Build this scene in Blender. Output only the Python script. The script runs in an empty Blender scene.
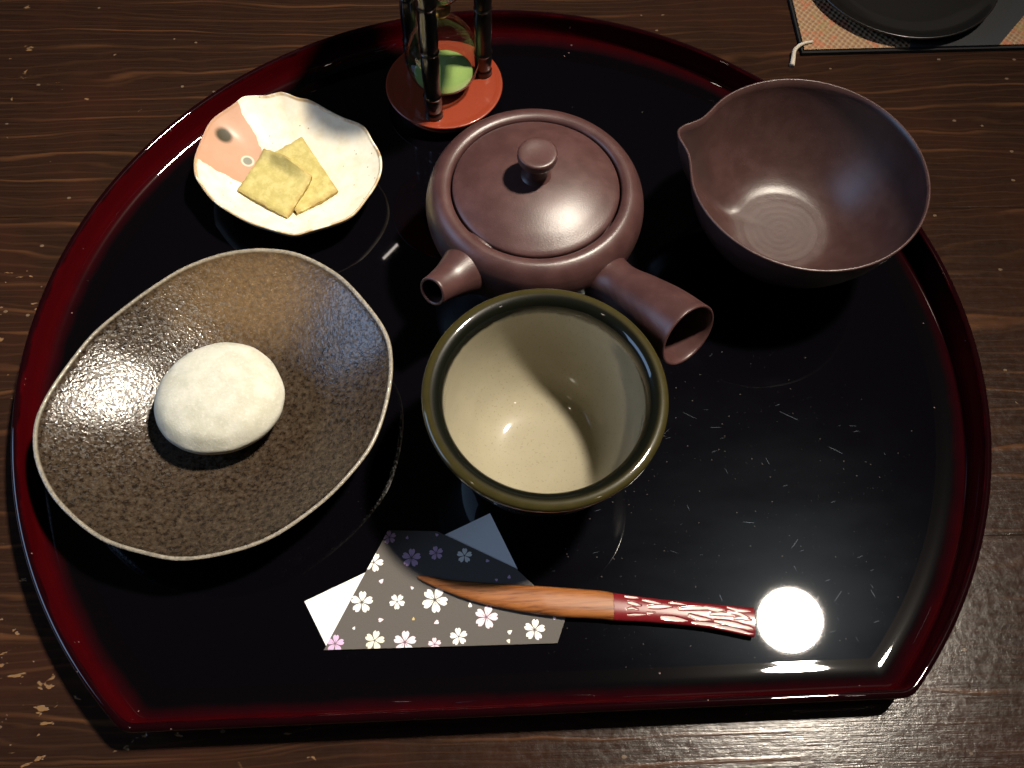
import bpy, bmesh, math, random
from mathutils import Vector, Matrix, Euler, noise

random.seed(7)
S = 0.01                      # everything below is written in centimetres
scene = bpy.context.scene
C = scene.collection

# ------------------------------------------------------------------ camera
CAM = Vector((-1.34407758, -18.1959936, 35.62395466))
rx = Vector((0.99873518, -0.04547561, 0.02144782))
uy = Vector((0.03112738, 0.89422232, 0.4465395))
bz = Vector((-0.03948578, -0.4453071, 0.89450683))
cd = bpy.data.cameras.new('camera')
cam = bpy.data.objects.new('camera', cd); C.objects.link(cam)
m = Matrix((rx, uy, bz)).transposed().to_4x4()
m.translation = CAM * S
cam.matrix_world = m
cd.sensor_width = 36.0
cd.lens = 970.0 / 1024.0 * 36.0
cd.clip_start = 0.01; cd.clip_end = 50
scene.camera = cam

# ------------------------------------------------------------------ light
scene.view_settings.view_transform = 'Standard'
scene.view_settings.look = 'None'
scene.view_settings.exposure = 0.0
scene.view_settings.gamma = 1.0
world = bpy.data.worlds.new('World'); scene.world = world
world.use_nodes = True
bgn = world.node_tree.nodes['Background']
bgn.inputs['Color'].default_value = (1.0, 0.86, 0.72, 1)
bgn.inputs['Strength'].default_value = 0.012


def area(name, loc, target, sx, sy, power, color, shape='RECTANGLE', roll=0, spread=180):
    ld = bpy.data.lights.new(name, 'AREA'); ld.shape = shape
    ld.size = sx * S
    if shape in ('RECTANGLE', 'ELLIPSE'):
        ld.size_y = sy * S
    ld.energy = power; ld.color = color; ld.spread = math.radians(spread)
    o = bpy.data.objects.new(name, ld); C.objects.link(o)
    o.location = Vector(loc) * S
    d = (Vector(target) - Vector(loc)).normalized()
    q = d.to_track_quat('-Z', 'Y') @ Euler((0, 0, math.radians(roll))).to_quaternion()
    o.rotation_euler = q.to_euler()
    return o


area('ceiling_spot_lamp', (51.5, 17.5, 130), (-8, 2, 0), 10.6, 10.6, 2.5, (1.0, 0.89, 0.74), 'DISK', spread=42)
area('window_light', (-175, 5, 100), (0, 0, 0), 110, 85, 14.0, (0.40, 0.62, 1.0))
area('far_tube_lamp', (-21, 120, 166), (0, 0, 0), 5.0, 0.6, 0.010, (1.0, 0.9, 0.8), roll=35)
area('far_sheen_light', (70, 260, 130), (0, 0, 0), 160, 60, 0.5, (1.0, 0.88, 0.72))  # added unseen source, gives the far table its grey sheen
area('small_ceiling_lamp', (-75, -45, 150), (0, 0, 0), 4, 4, 0.28, (1.0, 0.88, 0.74), 'DISK')
area('second_small_ceiling_lamp', (70, -70, 150), (0, 0, 0), 4, 4, 0.28, (1.0, 0.88, 0.74), 'DISK')

cy = scene.cycles
cy.use_denoising = True
cy.caustics_reflective = False
cy.caustics_refractive = False
cy.max_bounces = 10; cy.transmission_bounces = 8; cy.glossy_bounces = 5
cy.sample_clamp_indirect = 4.0


# ------------------------------------------------------------------ node helpers
class NT:
    def __init__(self, name):
        self.m = bpy.data.materials.new(name); self.m.use_nodes = True
        self.t = self.m.node_tree; self.t.nodes.clear()
        self.out = self.t.nodes.new('ShaderNodeOutputMaterial')
        self.bs = self.t.nodes.new('ShaderNodeBsdfPrincipled')
        self.t.links.new(self.bs.outputs[0], self.out.inputs[0])

    def link(self, a, b): self.t.links.new(a, b)

    def put(self, sock, v):
        if isinstance(v, bpy.types.NodeSocket):
            self.t.links.new(v, sock)
        elif isinstance(v, (tuple, list)) and sock.type == 'RGBA' and len(v) == 3:
            sock.default_value = (*v, 1)
        else:
            sock.default_value = v

    def p(self, **kw):
        names = dict(color='Base Color', rough='Roughness', metal='Metallic', coat='Coat Weight',
                     coatr='Coat Roughness', ior='IOR', trans='Transmission Weight', spec='Specular IOR Level',
                     sss='Subsurface Weight', sheen='Sheen Weight', normal='Normal', coatn='Coat Normal', sheenr='Sheen Roughness')
        for k, v in kw.items(): self.put(self.bs.inputs[names[k]], v)
        return self.m

    def obj(self, scale=100.0, vec=(1, 1, 1), rot=(0, 0, 0), loc=(0, 0, 0)):
        tc = self.t.nodes.new('ShaderNodeTexCoord')
        mp = self.t.nodes.new('ShaderNodeMapping')
        mp.inputs['Scale'].default_value = (scale * vec[0], scale * vec[1], scale * vec[2])
        mp.inputs['Rotation'].default_value = rot
        mp.inputs['Location'].default_value = loc
        self.link(tc.outputs['Object'], mp.inputs['Vector'])
        return mp.outputs[0]

    def noise(self, vec, scale=1.0, detail=3.0, rough=0.55, dist=0.0):
        n = self.t.nodes.new('ShaderNodeTexNoise')
        self.link(vec, n.inputs['Vector'])
        n.inputs['Scale'].default_value = scale; n.inputs['Detail'].default_value = detail
        n.inputs['Roughness'].default_value = rough; n.inputs['Distortion'].default_value = dist
        return n.outputs['Fac']

    def voro(self, vec, scale=1.0, feature='F1', rand=1.0, out='Distance'):
        n = self.t.nodes.new('ShaderNodeTexVoronoi'); n.feature = feature
        self.link(vec, n.inputs['Vector']); n.inputs['Scale'].default_value = scale
        n.inputs['Randomness'].default_value = rand
        return n.outputs[out]

    def math(self, op, a, b=0.0, c=None, clamp=False):
        n = self.t.nodes.new('ShaderNodeMath'); n.operation = op; n.use_clamp = clamp
        self.put(n.inputs[0], a); self.put(n.inputs[1], b)
        if c is not None: self.put(n.inputs[2], c)
        return n.outputs[0]

    def ramp(self, fac, stops, interp='LINEAR'):
        n = self.t.nodes.new('ShaderNodeValToRGB'); n.color_ramp.interpolation = interp
        e = n.color_ramp.elements
        while len(e) > 1: e.remove(e[-1])
        for i, (pos, col) in enumerate(stops):
            if not isinstance(col, (tuple, list)): col = (col, col, col)
            q = e[0] if i == 0 else e.new(pos)
            q.position = pos; q.color = (*col, 1)
        self.put(n.inputs[0], fac)
        return n.outputs[0]

    def mix(self, fac, a, b, mode='MIX'):
        n = self.t.nodes.new('ShaderNodeMix'); n.data_type = 'RGBA'; n.blend_type = mode
        self.put(n.inputs[0], fac); self.put(n.inputs[6], a); self.put(n.inputs[7], b)
        return n.outputs[2]

    def bump(self, h, strength=0.3, dist=0.02, normal=None):
        n = self.t.nodes.new('ShaderNodeBump')
        n.inputs['Strength'].default_value = strength; n.inputs['Distance'].default_value = dist * S
        self.put(n.inputs['Height'], h)
        if normal is not None: self.put(n.inputs['Normal'], normal)
        return n.outputs[0]

    def attr(self, name):
        n = self.t.nodes.new('ShaderNodeAttribute'); n.attribute_name = name
        return n.outputs['Fac']

    def xyz(self, vec):
        n = self.t.nodes.new('ShaderNodeSeparateXYZ'); self.link(vec, n.inputs[0])
        return n.outputs

    def comb(self, x, y, z):
        n = self.t.nodes.new('ShaderNodeCombineXYZ')
        for i, v in enumerate((x, y, z)): self.put(n.inputs[i], v)
        return n.outputs[0]

    def sstep(self, v, a, b):
        n = self.t.nodes.new('ShaderNodeMapRange'); n.interpolation_type = 'SMOOTHSTEP'
        self.put(n.inputs[0], v); n.inputs[1].default_value = a; n.inputs[2].default_value = b
        return n.outputs[0]


# ------------------------------------------------------------------ mesh helpers
def cr(pts, n=6, closed=False):
    """Catmull-Rom through points of any dimension"""
    P = [Vector(p) for p in pts]; out = []; L = len(P)
    segs = L if closed else L - 1
    for i in range(segs):
        if closed:
            a, b, c, d = P[(i - 1) % L], P[i], P[(i + 1) % L], P[(i + 2) % L]
        else:
            b, c = P[i], P[i + 1]
            a = P[i - 1] if i > 0 else b * 2 - c
            d = P[i + 2] if i + 2 < L else c * 2 - b
        for k in range(n):
            t = k / n
            out.append(0.5 * ((2 * b) + (c - a) * t + (2 * a - 5 * b + 4 * c - d) * t * t + (3 * b - a - 3 * c + d) * t ** 3))
    if not closed: out.append(P[-1])
    return out


def tag(o, label=None, cat=None, group=None, kind=None):
    if label: o['label'] = label
    if cat: o['category'] = cat
    if group: o['group'] = group
    if kind: o['kind'] = kind
    return o


def empty(name, loc=(0, 0, 0)):
    o = bpy.data.objects.new(name, None); C.objects.link(o)
    o.empty_display_size = 0.01
    o.location = Vector(loc) * S
    return o


def mesh_obj(name, verts, faces, mats, parent=None, loc=(0, 0, 0), smooth=True, attrs=None, fmat=None, sharp=None):
    """verts are cm, local to loc; loc is world cm"""
    me = bpy.data.meshes.new(name)
    me.from_pydata([tuple(Vector(v) * S) for v in verts], [], faces)
    if not isinstance(mats, (list, tuple)): mats = [mats]
    for mm in mats: me.materials.append(mm)
    if fmat:
        me.polygons.foreach_set('material_index', fmat)
    if smooth: me.polygons.foreach_set('use_smooth', [True] * len(me.polygons))
    for k, vals in (attrs or {}).items():
        a = me.attributes.new(k, 'FLOAT', 'POINT'); a.data.foreach_set('value', vals)
    bm = bmesh.new(); bm.from_mesh(me)
    bmesh.ops.recalc_face_normals(bm, faces=bm.faces); bm.to_mesh(me); bm.free()
    if sharp: me.set_sharp_from_angle(angle=math.radians(sharp))
    me.update()
    o = bpy.data.objects.new(name, me); C.objects.link(o)
    if parent is not None:
        o.parent = parent
        o.location = Vector(loc) * S - parent_world(parent)
    else:
        o.location = Vector(loc) * S
    return o


def parent_world(p):
    v = Vector(p.location)
    while p.parent is not None:
        p = p.parent; v += Vector(p.location)
    return v


def rings_mesh(rings, cap0=False, cap1=False, wrap=False):
    """rings: list of equal-length closed loops -> verts, faces"""
    n = len(rings[0]); V = [v for r in rings for v in r]; F = []
    L = len(rings)
    for i in range(L if wrap else L - 1):
        a, b = i * n, ((i + 1) % L) * n
        for k in range(n):
            k2 = (k + 1) % n
            F.append((a + k, a + k2, b + k2, b + k))
    if cap0:
        V.append(sum((Vector(v) for v in rings[0]), Vector()) / n); c = len(V) - 1
        F += [(c, (k + 1) % n, k) for k in range(n)]
    if cap1:
        V.append(sum((Vector(v) for v in rings[-1]), Vector()) / n); c = len(V) - 1
        b = (L - 1) * n
        F += [(c, b + k, b + (k + 1) % n) for k in range(n)]
    return V, F


def lathe(name, prof, mats, parent=None, loc=(0, 0, 0), seg=96, sub=5, wob=None, smooth_prof=True):
    """prof: (r,z) in cm from one end to the other; attribute t = length along it"""
    pr = cr(prof, sub) if smooth_prof else [Vector(p) for p in prof]
    pr = [Vector((max(p[0], 0.0), p[1])) for p in pr]
    rings = []; ts = []; t = 0
    for i, p in enumerate(pr):
        if i: t += (p - pr[i - 1]).length
        r = max(p[0], 0.0005)
        ring = []
        for k in range(seg):
            a = 2 * math.pi * k / seg
            v = Vector((r * math.cos(a), r * math.sin(a), p[1]))
            if wob: v = wob(v, a, r)
            ring.append(v)
        rings.append(ring); ts += [t] * seg
    V, F = rings_mesh(rings)
    return mesh_obj(name, V, F, mats, parent, loc, attrs={'t': ts})


def tube(name, path, radii, mats, parent=None, loc=(0, 0, 0), seg=32, cap=True):
    rings = []; up = Vector((0, 0, 1)); ts = []
    P = [Vector(p) for p in path]
    for i, p in enumerate(P):
        d = (P[min(i + 1, len(P) - 1)] - P[max(i - 1, 0)]).normalized()
        x = d.cross(up)
        if x.length < 1e-4: x = Vector((1, 0, 0))
        x.normalize(); y = x.cross(d).normalized()
        rings.append([p + (x * math.cos(2 * math.pi * k / seg) + y * math.sin(2 * math.pi * k / seg)) * radii[i] for k in range(seg)])
        ts += [i / (len(P) - 1)] * seg
    V, F = rings_mesh(rings, cap, cap)
    if cap: ts += [0, 1]
    return mesh_obj(name, V, F, mats, parent, loc, attrs={'t': ts})


# ------------------------------------------------------------------ materials
def mat_table():
    n = NT('dark_stained_wood')
    co = n.obj()
    x, y, z = n.xyz(co)
    tilt = n.math('MULTIPLY_ADD', x, 0.017, y)                   # planks run a hair off the tray's flat edge
    pl = n.math('DIVIDE', n.math('SUBTRACT', tilt, 8.45), 15.6)
    idx = n.math('FLOOR', pl)
    fr = n.math('FRACT', pl)
    off = n.math('MULTIPLY', idx, 37.0)
    xs = n.math('ADD', x, off)
    # long waving growth rings
    low = n.noise(n.comb(n.math('MULTIPLY', xs, 0.030), n.math('MULTIPLY', tilt, 0.17), idx), 1.0, 2.0, 0.45)
    fine = n.noise(n.comb(n.math('MULTIPLY', xs, 0.25), n.math('MULTIPLY', tilt, 1.1), idx), 1.0, 2.0, 0.5)
    ring = n.math('ADD', n.math('MULTIPLY_ADD', low, 4.2, n.math('MULTIPLY', tilt, 0.75)), n.math('MULTIPLY', fine, 0.5))
    rf = n.math('FRACT', ring)
    line = n.ramp(rf, [(0.0, 0.0), (0.84, 0.0), (0.93, 1.0), (0.965, 0.75), (1.0, 0.0)])
    vis = n.sstep(n.noise(n.comb(n.math('MULTIPLY', xs, 0.12), n.math('MULTIPLY', tilt, 0.5), 3.7), 1.0, 2.0), 0.36, 0.66)
    line = n.math('MULTIPLY', line, vis)
    rf2 = n.math('FRACT', n.math('MULTIPLY', ring, 3.3))
    line2 = n.math('MULTIPLY', n.ramp(rf2, [(0, 0), (0.7, 0.0), (0.88, 1.0), (1.0, 0)]), 0.85)
    fib = n.noise(n.comb(n.math('MULTIPLY', xs, 0.6), n.math('MULTIPLY', tilt, 14.0), 1.3), 1.0, 3.0, 0.6)
    blot = n.noise(co, 0.22, 4.0, 0.6)
    base = n.mix(fib, (0.008, 0.0040, 0.0029), (0.028, 0.0135, 0.0082))
    base = n.mix(n.math('MULTIPLY', n.sstep(blot, 0.42, 0.68), 0.6), base, (0.028, 0.0105, 0.0065))
    base = n.mix(n.math('MULTIPLY', line2, 0.6), base, (0.043, 0.0195, 0.0098))
    base = n.mix(n.math('MULTIPLY', line, 0.7), base, (0.092, 0.039, 0.017))
    # worn chips
    cv = n.obj(vec=(0.55, 1.0, 1.0))
    ch = n.noise(cv, 1.9, 3.0, 0.6, 0.5)
    wearzone = n.math('ADD', n.noise(co, 0.10, 2.0), n.math('ADD', n.math('MULTIPLY', x, -0.010), n.math('MULTIPLY', y, -0.009)))
    thr = n.math('SUBTRACT', 0.968, n.math('MULTIPLY', wearzone, 0.42))
    chip = n.sstep(n.math('SUBTRACT', ch, thr), 0.0, 0.035)
    chs = n.math('MULTIPLY', n.math('LESS_THAN', n.voro(n.obj(vec=(0.7, 1, 1)), 1.3), 0.085), n.math('GREATER_THAN', n.noise(co, 0.35, 2.0), 0.50))
    base = n.mix(chs, base, (0.11, 0.075, 0.050))
    base = n.mix(chip, base, (0.165, 0.095, 0.045))
    # joint between planks
    edge = n.math('MINIMUM', fr, n.math('SUBTRACT', 1.0, fr))
    joint = n.math('SUBTRACT', 1.0, n.sstep(edge, 0.0, 0.006))
    base = n.mix(n.math('MULTIPLY', joint, 0.45), base, (0.004, 0.003, 0.002))
    h = n.math('ADD', n.math('MULTIPLY', fib, 0.5), n.math('MULTIPLY', line, 0.5))
    h = n.math('ADD', h, n.math('MULTIPLY', n.noise(co, 2.6, 5.0, 0.7), 0.9))
    h = n.math('SUBTRACT', h, n.math('MULTIPLY', joint, 0.8))
    h = n.math('SUBTRACT', h, n.math('MULTIPLY', chip, 0.8))
    nb = n.bump(h, 0.36, 0.03)
    rg = n.math('MULTIPLY_ADD', n.noise(co, 3.0, 4.0, 0.7), 0.28, 0.05)
    return n.p(color=base, rough=rg, normal=nb, spec=0.24)


def scratch_layer(n, count=4, zone=None):
    """thin hair scratches in several directions -> mask"""
    tot = None
    for i in range(count):
        rot = (0, 0, (0.5, 1.25, 2.3, 2.9, 0.1)[i])
        v0 = n.obj(rot=rot, loc=(i * 3.1, i * 7.7, 0))
        mp = n.t.nodes.new('ShaderNodeMapping'); mp.inputs['Scale'].default_value = ((0.10, 0.28, 0.16, 0.35, 0.2)[i], (3.0, 4.2, 3.6, 5.0, 4.0)[i], 1)
        n.link(v0, mp.inputs['Vector']); v = mp.outputs[0]
        w = n.noise(n.obj(scale=100, loc=(i, 2 * i, 0)), 0.35, 1.0)
        vv = n.t.nodes.new('ShaderNodeVectorMath'); vv.operation = 'ADD'
        n.link(v, vv.inputs[0]); n.link(n.comb(0.0, n.math('MULTIPLY', w, 1.4), 0.0), vv.inputs[1])
        d = n.voro(vv.outputs[0], 1.0, 'F1')
        mk = n.math('LESS_THAN', d, 0.045)
        tot = mk if tot is None else n.math('MAXIMUM', tot, mk)
    if zone is not None: tot = n.math('MULTIPLY', tot, zone)
    return tot


def mat_lacquer_floor():
    n = NT('black_lacquer')
    co = n.obj(); x, y, z = n.xyz(co)
    dx = n.math('SUBTRACT', x, 8.0); dy = n.math('ADD', y, 7.5)
    dist = n.math('SQRT', n.math('ADD', n.math('MULTIPLY', dx, dx), n.math('MULTIPLY', dy, dy)))
    zone = n.math('SUBTRACT', 1.0, n.sstep(n.math('ADD', dist, n.math('MULTIPLY', n.noise(co, 0.5), 5.0)), 6.0, 14.0))
    scr = scratch_layer(n, 5, n.math('GREATER_THAN', n.math('MULTIPLY', zone, n.noise(co, 0.8, 2.0)), 0.25))
    dust = n.math('MULTIPLY', n.math('LESS_THAN', n.voro(co, 2.6), 0.075), n.math('GREATER_THAN', n.math('MULTIPLY_ADD', zone, 0.28, n.noise(co, 0.9, 2.0)), 0.66))
    fd = n.math('LESS_THAN', n.voro(n.obj(loc=(5, 3, 1)), 5.0), 0.06)
    fd = n.math('MULTIPLY', fd, n.math('GREATER_THAN', n.math('MULTIPLY_ADD', zone, 0.35, n.noise(co, 0.5, 2.0)), 0.62))
    col = n.mix(n.math('MULTIPLY', dust, 0.20), (0.0014, 0.0012, 0.0020), (0.20, 0.18, 0.16))
    col = n.mix(n.math('MULTIPLY', fd, 0.22), col, (0.13, 0.13, 0.14))
    col = n.mix(n.math('MULTIPLY', scr, 0.03), col, (0.26, 0.24, 0.22))
    smear = n.math('MULTIPLY', zone, n.noise(n.obj(vec=(0.4, 1, 1), rot=(0, 0, 0.6)), 0.5, 4.0, 0.6))
    rb = n.math('MULTIPLY_ADD', smear, 0.12, 0.20)
    sp = n.math('MULTIPLY_ADD', smear, 0.012, 0.0025)
    rb = n.math('MAXIMUM', rb, n.math('MULTIPLY', scr, 0.40))
    sp = n.math('MULTIPLY_ADD', scr, 0.16, sp)
    warp = n.bump(n.noise(co, 0.35, 1.0), 0.05, 0.02)
    n.bs.inputs['Specular Tint'].default_value = (0.62, 0.78, 1.0, 1)
    return n.p(color=col, rough=rb, spec=sp, coat=1.0, coatr=0.018, coatn=warp)


def mat_lacquer_rim():
    n = NT('red_lacquer')
    t = n.attr('t')
    co = n.obj()
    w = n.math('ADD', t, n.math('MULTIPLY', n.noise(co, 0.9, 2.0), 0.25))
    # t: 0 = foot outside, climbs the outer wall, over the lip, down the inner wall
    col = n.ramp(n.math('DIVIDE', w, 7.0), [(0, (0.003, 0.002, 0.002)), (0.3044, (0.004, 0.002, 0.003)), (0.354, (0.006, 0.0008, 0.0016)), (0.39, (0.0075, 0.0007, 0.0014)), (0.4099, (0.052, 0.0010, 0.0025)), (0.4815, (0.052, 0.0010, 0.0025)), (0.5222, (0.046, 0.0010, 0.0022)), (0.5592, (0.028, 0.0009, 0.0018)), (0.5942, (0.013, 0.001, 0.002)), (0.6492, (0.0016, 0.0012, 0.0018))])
    dust = n.math('MULTIPLY', n.math('LESS_THAN', n.voro(co, 2.2), 0.07), n.math('GREATER_THAN', n.noise(co, 0.7), 0.56))
    col = n.mix(n.math('MULTIPLY', dust, 0.5), col, (0.30, 0.20, 0.18))
    warp = n.bump(n.noise(co, 0.5, 1.0), 0.06, 0.02)
    return n.p(color=col, rough=0.24, spec=0.006, coat=1.0, coatr=0.018, coatn=warp)


def mat_clay(name='purple_brown_clay', c1=(0.047, 0.0205, 0.0195), c2=(0.063, 0.0285, 0.0275), rough=0.37, rings=False):
    n = NT(name); co = n.obj()
    nz = n.noise(co, 1.2, 4.0, 0.6)
    sp = n.noise(co, 22.0, 2.0, 0.7)
    col = n.mix(n.sstep(nz, 0.35, 0.7), c1, c2)
    col = n.mix(n.math('MULTIPLY', n.sstep(sp, 0.62, 0.72), 0.40), col, (0.15, 0.085, 0.075))
    col = n.mix(n.math('MULTIPLY', n.sstep(n.noise(co, 30.0, 2.0, 0.7), 0.60, 0.68), 0.5), col, (0.022, 0.010, 0.010))
    h = n.math('MULTIPLY_ADD', sp, 0.8, n.math('MULTIPLY', nz, 0.6))
    if not rings:
        zz = n.xyz(co)[2]
        h = n.math('MULTIPLY_ADD', n.math('SINE', n.math('MULTIPLY_ADD', nz, 2.0, n.math('MULTIPLY', zz, 24.0))), 0.10, h)
    if rings:
        x, y, z = n.xyz(co)
        r = n.math('SQRT', n.math('ADD', n.math('MULTIPLY', x, x), n.math('MULTIPLY', y, y)))
        ang = n.math('ARCTAN2', y, x)
        sw = n.math('SINE', n.math('ADD', n.math('MULTIPLY', n.math('ADD', r, n.math('MULTIPLY', nz, 0.25)), 19.0), ang))
        fade = n.math('SUBTRACT', 1.0, n.math('MULTIPLY', n.sstep(r, 1.0, 3.0), 0.55))
        h = n.math('ADD', h, n.math('MULTIPLY', n.math('MULTIPLY', sw, fade), 0.14))
        col = n.mix(n.math('MULTIPLY', n.math('MULTIPLY_ADD', sw, 0.5, 0.5), n.math('MULTIPLY', fade, 0.14)), col, (0.04, 0.02, 0.018))
    nb = n.bump(h, 0.24, 0.03)
    rgh = n.math('MULTIPLY_ADD', nz, 0.10, rough - 0.05)
    if rings:
        rgh = n.math('ADD', rgh, n.math('MULTIPLY', n.math('LESS_THAN', n.math('MULTIPLY_ADD', nz, 0.3, r), 1.75), 0.14))
    return n.p(color=col, rough=rgh, spec=0.55, normal=nb)


def mat_plate():
    n = NT('speckled_brown_glaze'); co = n.obj(); x, y, z = n.xyz(co)
    g = n.noise(co, 5.5, 3.0, 0.65)
    g2 = n.noise(co, 1.0, 3.0, 0.6)
    col = n.ramp(g, [(0.36, (0.010, 0.0065, 0.004)), (0.47, (0.030, 0.020, 0.0125)), (0.60, (0.048, 0.034, 0.022)), (0.74, (0.075, 0.057, 0.040))])
    # tan iron patch over the upper part of the dish
    dx = n.math('ADD', x, -1.0); dy = n.math('SUBTRACT', y, 5.0)
    pd = n.math('SQRT', n.math('ADD', n.math('MULTIPLY', n.math('MULTIPLY', dx, dx), 0.45), n.math('MULTIPLY', dy, dy)))
    pf = n.math('SUBTRACT', 1.0, n.sstep(n.math('ADD', pd, n.math('MULTIPLY', g2, 1.6)), 1.3, 4.2))
    col = n.mix(n.math('MULTIPLY', pf, 0.75), col, n.mix(g, (0.065, 0.036, 0.013), (0.25, 0.165, 0.085)))
    fl = n.sstep(n.noise(co, 9.0, 2.0, 0.7), 0.64, 0.70)
    col = n.mix(n.math('MULTIPLY', fl, n.math('MULTIPLY', pf, 0.6)), col, (0.36, 0.27, 0.16))
    t = n.attr('edge')
    col = n.mix(n.math('MULTIPLY', n.sstep(t, 0.75, 1.0), 0.85), col, n.mix(g, (0.12, 0.11, 0.085), (0.42, 0.38, 0.31)))
    h = n.math('ADD', n.math('MULTIPLY', g, 0.6), n.math('MULTIPLY', n.noise(co, 8.5, 2.0, 0.6), 1.0))
    speck = n.sstep(n.noise(co, 8.0, 2.0, 0.75), 0.50, 0.60)
    nb = n.bump(h, 0.62, 0.033)
    return n.p(color=n.mix(n.math('MULTIPLY', speck, 0.35), col, (0.012, 0.008, 0.005)), rough=n.math('MULTIPLY_ADD', speck, 0.34, 0.15), metal=0.0, spec=0.55, normal=nb)


def mat_mochi():
    n = NT('floured_rice_cake'); co = n.obj()
    g = n.noise(co, 1.3, 4.0, 0.6); f = n.noise(co, 9.0, 3.0, 0.7)
    col = n.mix(n.sstep(g, 0.3, 0.7), (0.40, 0.395, 0.325), (0.50, 0.495, 0.43))
    col = n.mix(n.math('MULTIPLY', n.sstep(f, 0.5, 0.72), 0.4), col, (0.62, 0.61, 0.56))
    nb = n.bump(n.math('MULTIPLY_ADD', f, 0.55, g), 0.5, 0.05)
    m = n.p(color=col, rough=0.85, spec=0.2, sss=0.15, normal=nb)
    n.bs.inputs['Subsurface Radius'].default_value = (0.004, 0.003, 0.002)
    n.bs.inputs['Subsurface Scale'].default_value = 0.5
    return m


def mat_cup():
    n = NT('olive_and_straw_glaze'); co = n.obj()
    t = n.attr('t'); nz = n.noise(co, 2.2, 3.0, 0.6)
    ol = n.mix(nz, (0.021, 0.0175, 0.005), (0.040, 0.033, 0.010))
    be = n.mix(n.noise(co, 1.1, 2.0), (0.245, 0.222, 0.158), (0.285, 0.26, 0.187))
    be = n.mix(n.math('MULTIPLY', n.sstep(n.noise(co, 11.0, 2.0, 0.7), 0.58, 0.70), 0.55), be, (0.17, 0.14, 0.08))
    inn = n.attr('inner')
    k = n.sstep(n.math('ADD', inn, n.math('MULTIPLY', n.math('SUBTRACT', nz, 0.5), 0.20)), 1.02, 1.24)
    dk = n.math('MULTIPLY', n.sstep(inn, 0.20, 0.42), n.math('SUBTRACT', 1.0, k))
    ol = n.mix(dk, ol, (0.0035, 0.004, 0.0025))
    col = n.mix(k, ol, be)
    return n.p(color=col, rough=0.35, spec=0.08, coat=1.0, coatr=0.05, normal=n.bump(nz, 0.06, 0.03))


def mat_dish():
    n = NT('white_and_pink_glaze'); co = n.obj()
    pk = n.attr('pink'); ed = n.attr('edge')
    g = n.noise(co, 1.6, 4.0, 0.6)
    wh = n.mix(n.sstep(g, 0.35, 0.75), (0.76, 0.71, 0.58), (0.68, 0.60, 0.44))
    wh = n.mix(n.math('LESS_THAN', n.voro(co, 2.3), 0.085), wh, (0.40, 0.31, 0.18))
    br = n.math('MULTIPLY', n.sstep(ed, 0.10, 0.8), n.sstep(n.noise(co, 1.3, 3.0), 0.36, 0.56))
    wh = n.mix(n.math('MULTIPLY', br, 0.8), wh, (0.34, 0.215, 0.095))
    pc = n.mix(g, (0.40, 0.225, 0.145), (0.47, 0.275, 0.185))
    col = n.mix(n.sstep(n.math('ADD', pk, n.math('MULTIPLY', n.math('SUBTRACT', n.noise(co, 1.1, 3.0), 0.5), 1.3)), 0.42, 0.58), wh, pc)
    d1 = n.attr('dot_green'); d2 = n.attr('dot_grey')
    col = n.mix(n.sstep(d2, 0.24, 0.36), col, (0.62, 0.50, 0.40))
    col = n.mix(n.sstep(d2, 0.40, 0.60), col, (0.19, 0.20, 0.165))
    col = n.mix(n.sstep(d1, 0.10, 0.55), col, (0.028, 0.022, 0.004))
    return n.p(color=col, rough=0.55, spec=0.3, coat=0.05, coatr=0.2, normal=n.bump(g, 0.25, 0.06))


def mat_cookie():
    n = NT('pale_green_tea_biscuit'); co = n.obj()
    g = n.noise(co, 2.2, 4.0, 0.65); f = n.noise(co, 16.0, 3.0, 0.7)
    col = n.mix(n.sstep(g, 0.35, 0.7), (0.39, 0.335, 0.115), (0.52, 0.445, 0.185))
    ed = n.attr('edge')
    br = n.math('MULTIPLY', n.sstep(ed, 0.35, 1.0), n.sstep(n.noise(co, 1.7, 3.0), 0.32, 0.6))
    col = n.mix(n.math('MULTIPLY', br, 0.5), col, (0.22, 0.11, 0.030))
    col = n.mix(n.math('MULTIPLY', n.sstep(f, 0.60, 0.72), 0.4), col, (0.30, 0.21, 0.07))
    return n.p(color=col, rough=0.75, spec=0.2, normal=n.bump(n.math('MULTIPLY_ADD', f, 0.6, g), 0.5, 0.06))


def mat_simple(name, col, rough, coat=0.0, bump=0.0, sc=4.0, vary=0.25, **kw):
    n = NT(name); co = n.obj()
    g = n.noise(co, sc, 3.0, 0.6)
    c = n.mix(g, tuple(v * (1 - vary) for v in col), tuple(min(1, v * (1 + vary)) for v in col))
    if bump: kw['normal'] = n.bump(g, bump, 0.04)
    return n.p(color=c, rough=rough, coat=coat, coatr=0.06, **kw)


def mat_red_disc():
    n = NT('red_brown_lacquered_disc'); co = n.obj()
    g = n.noise(co, 12.0, 3.0, 0.7)
    col = n.mix(g, (0.165, 0.020, 0.006), (0.245, 0.036, 0.011))
    return n.p(color=col, rough=0.42, spec=0.4, coat=0.6, coatr=0.14, normal=n.bump(g, 0.15, 0.02))


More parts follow.
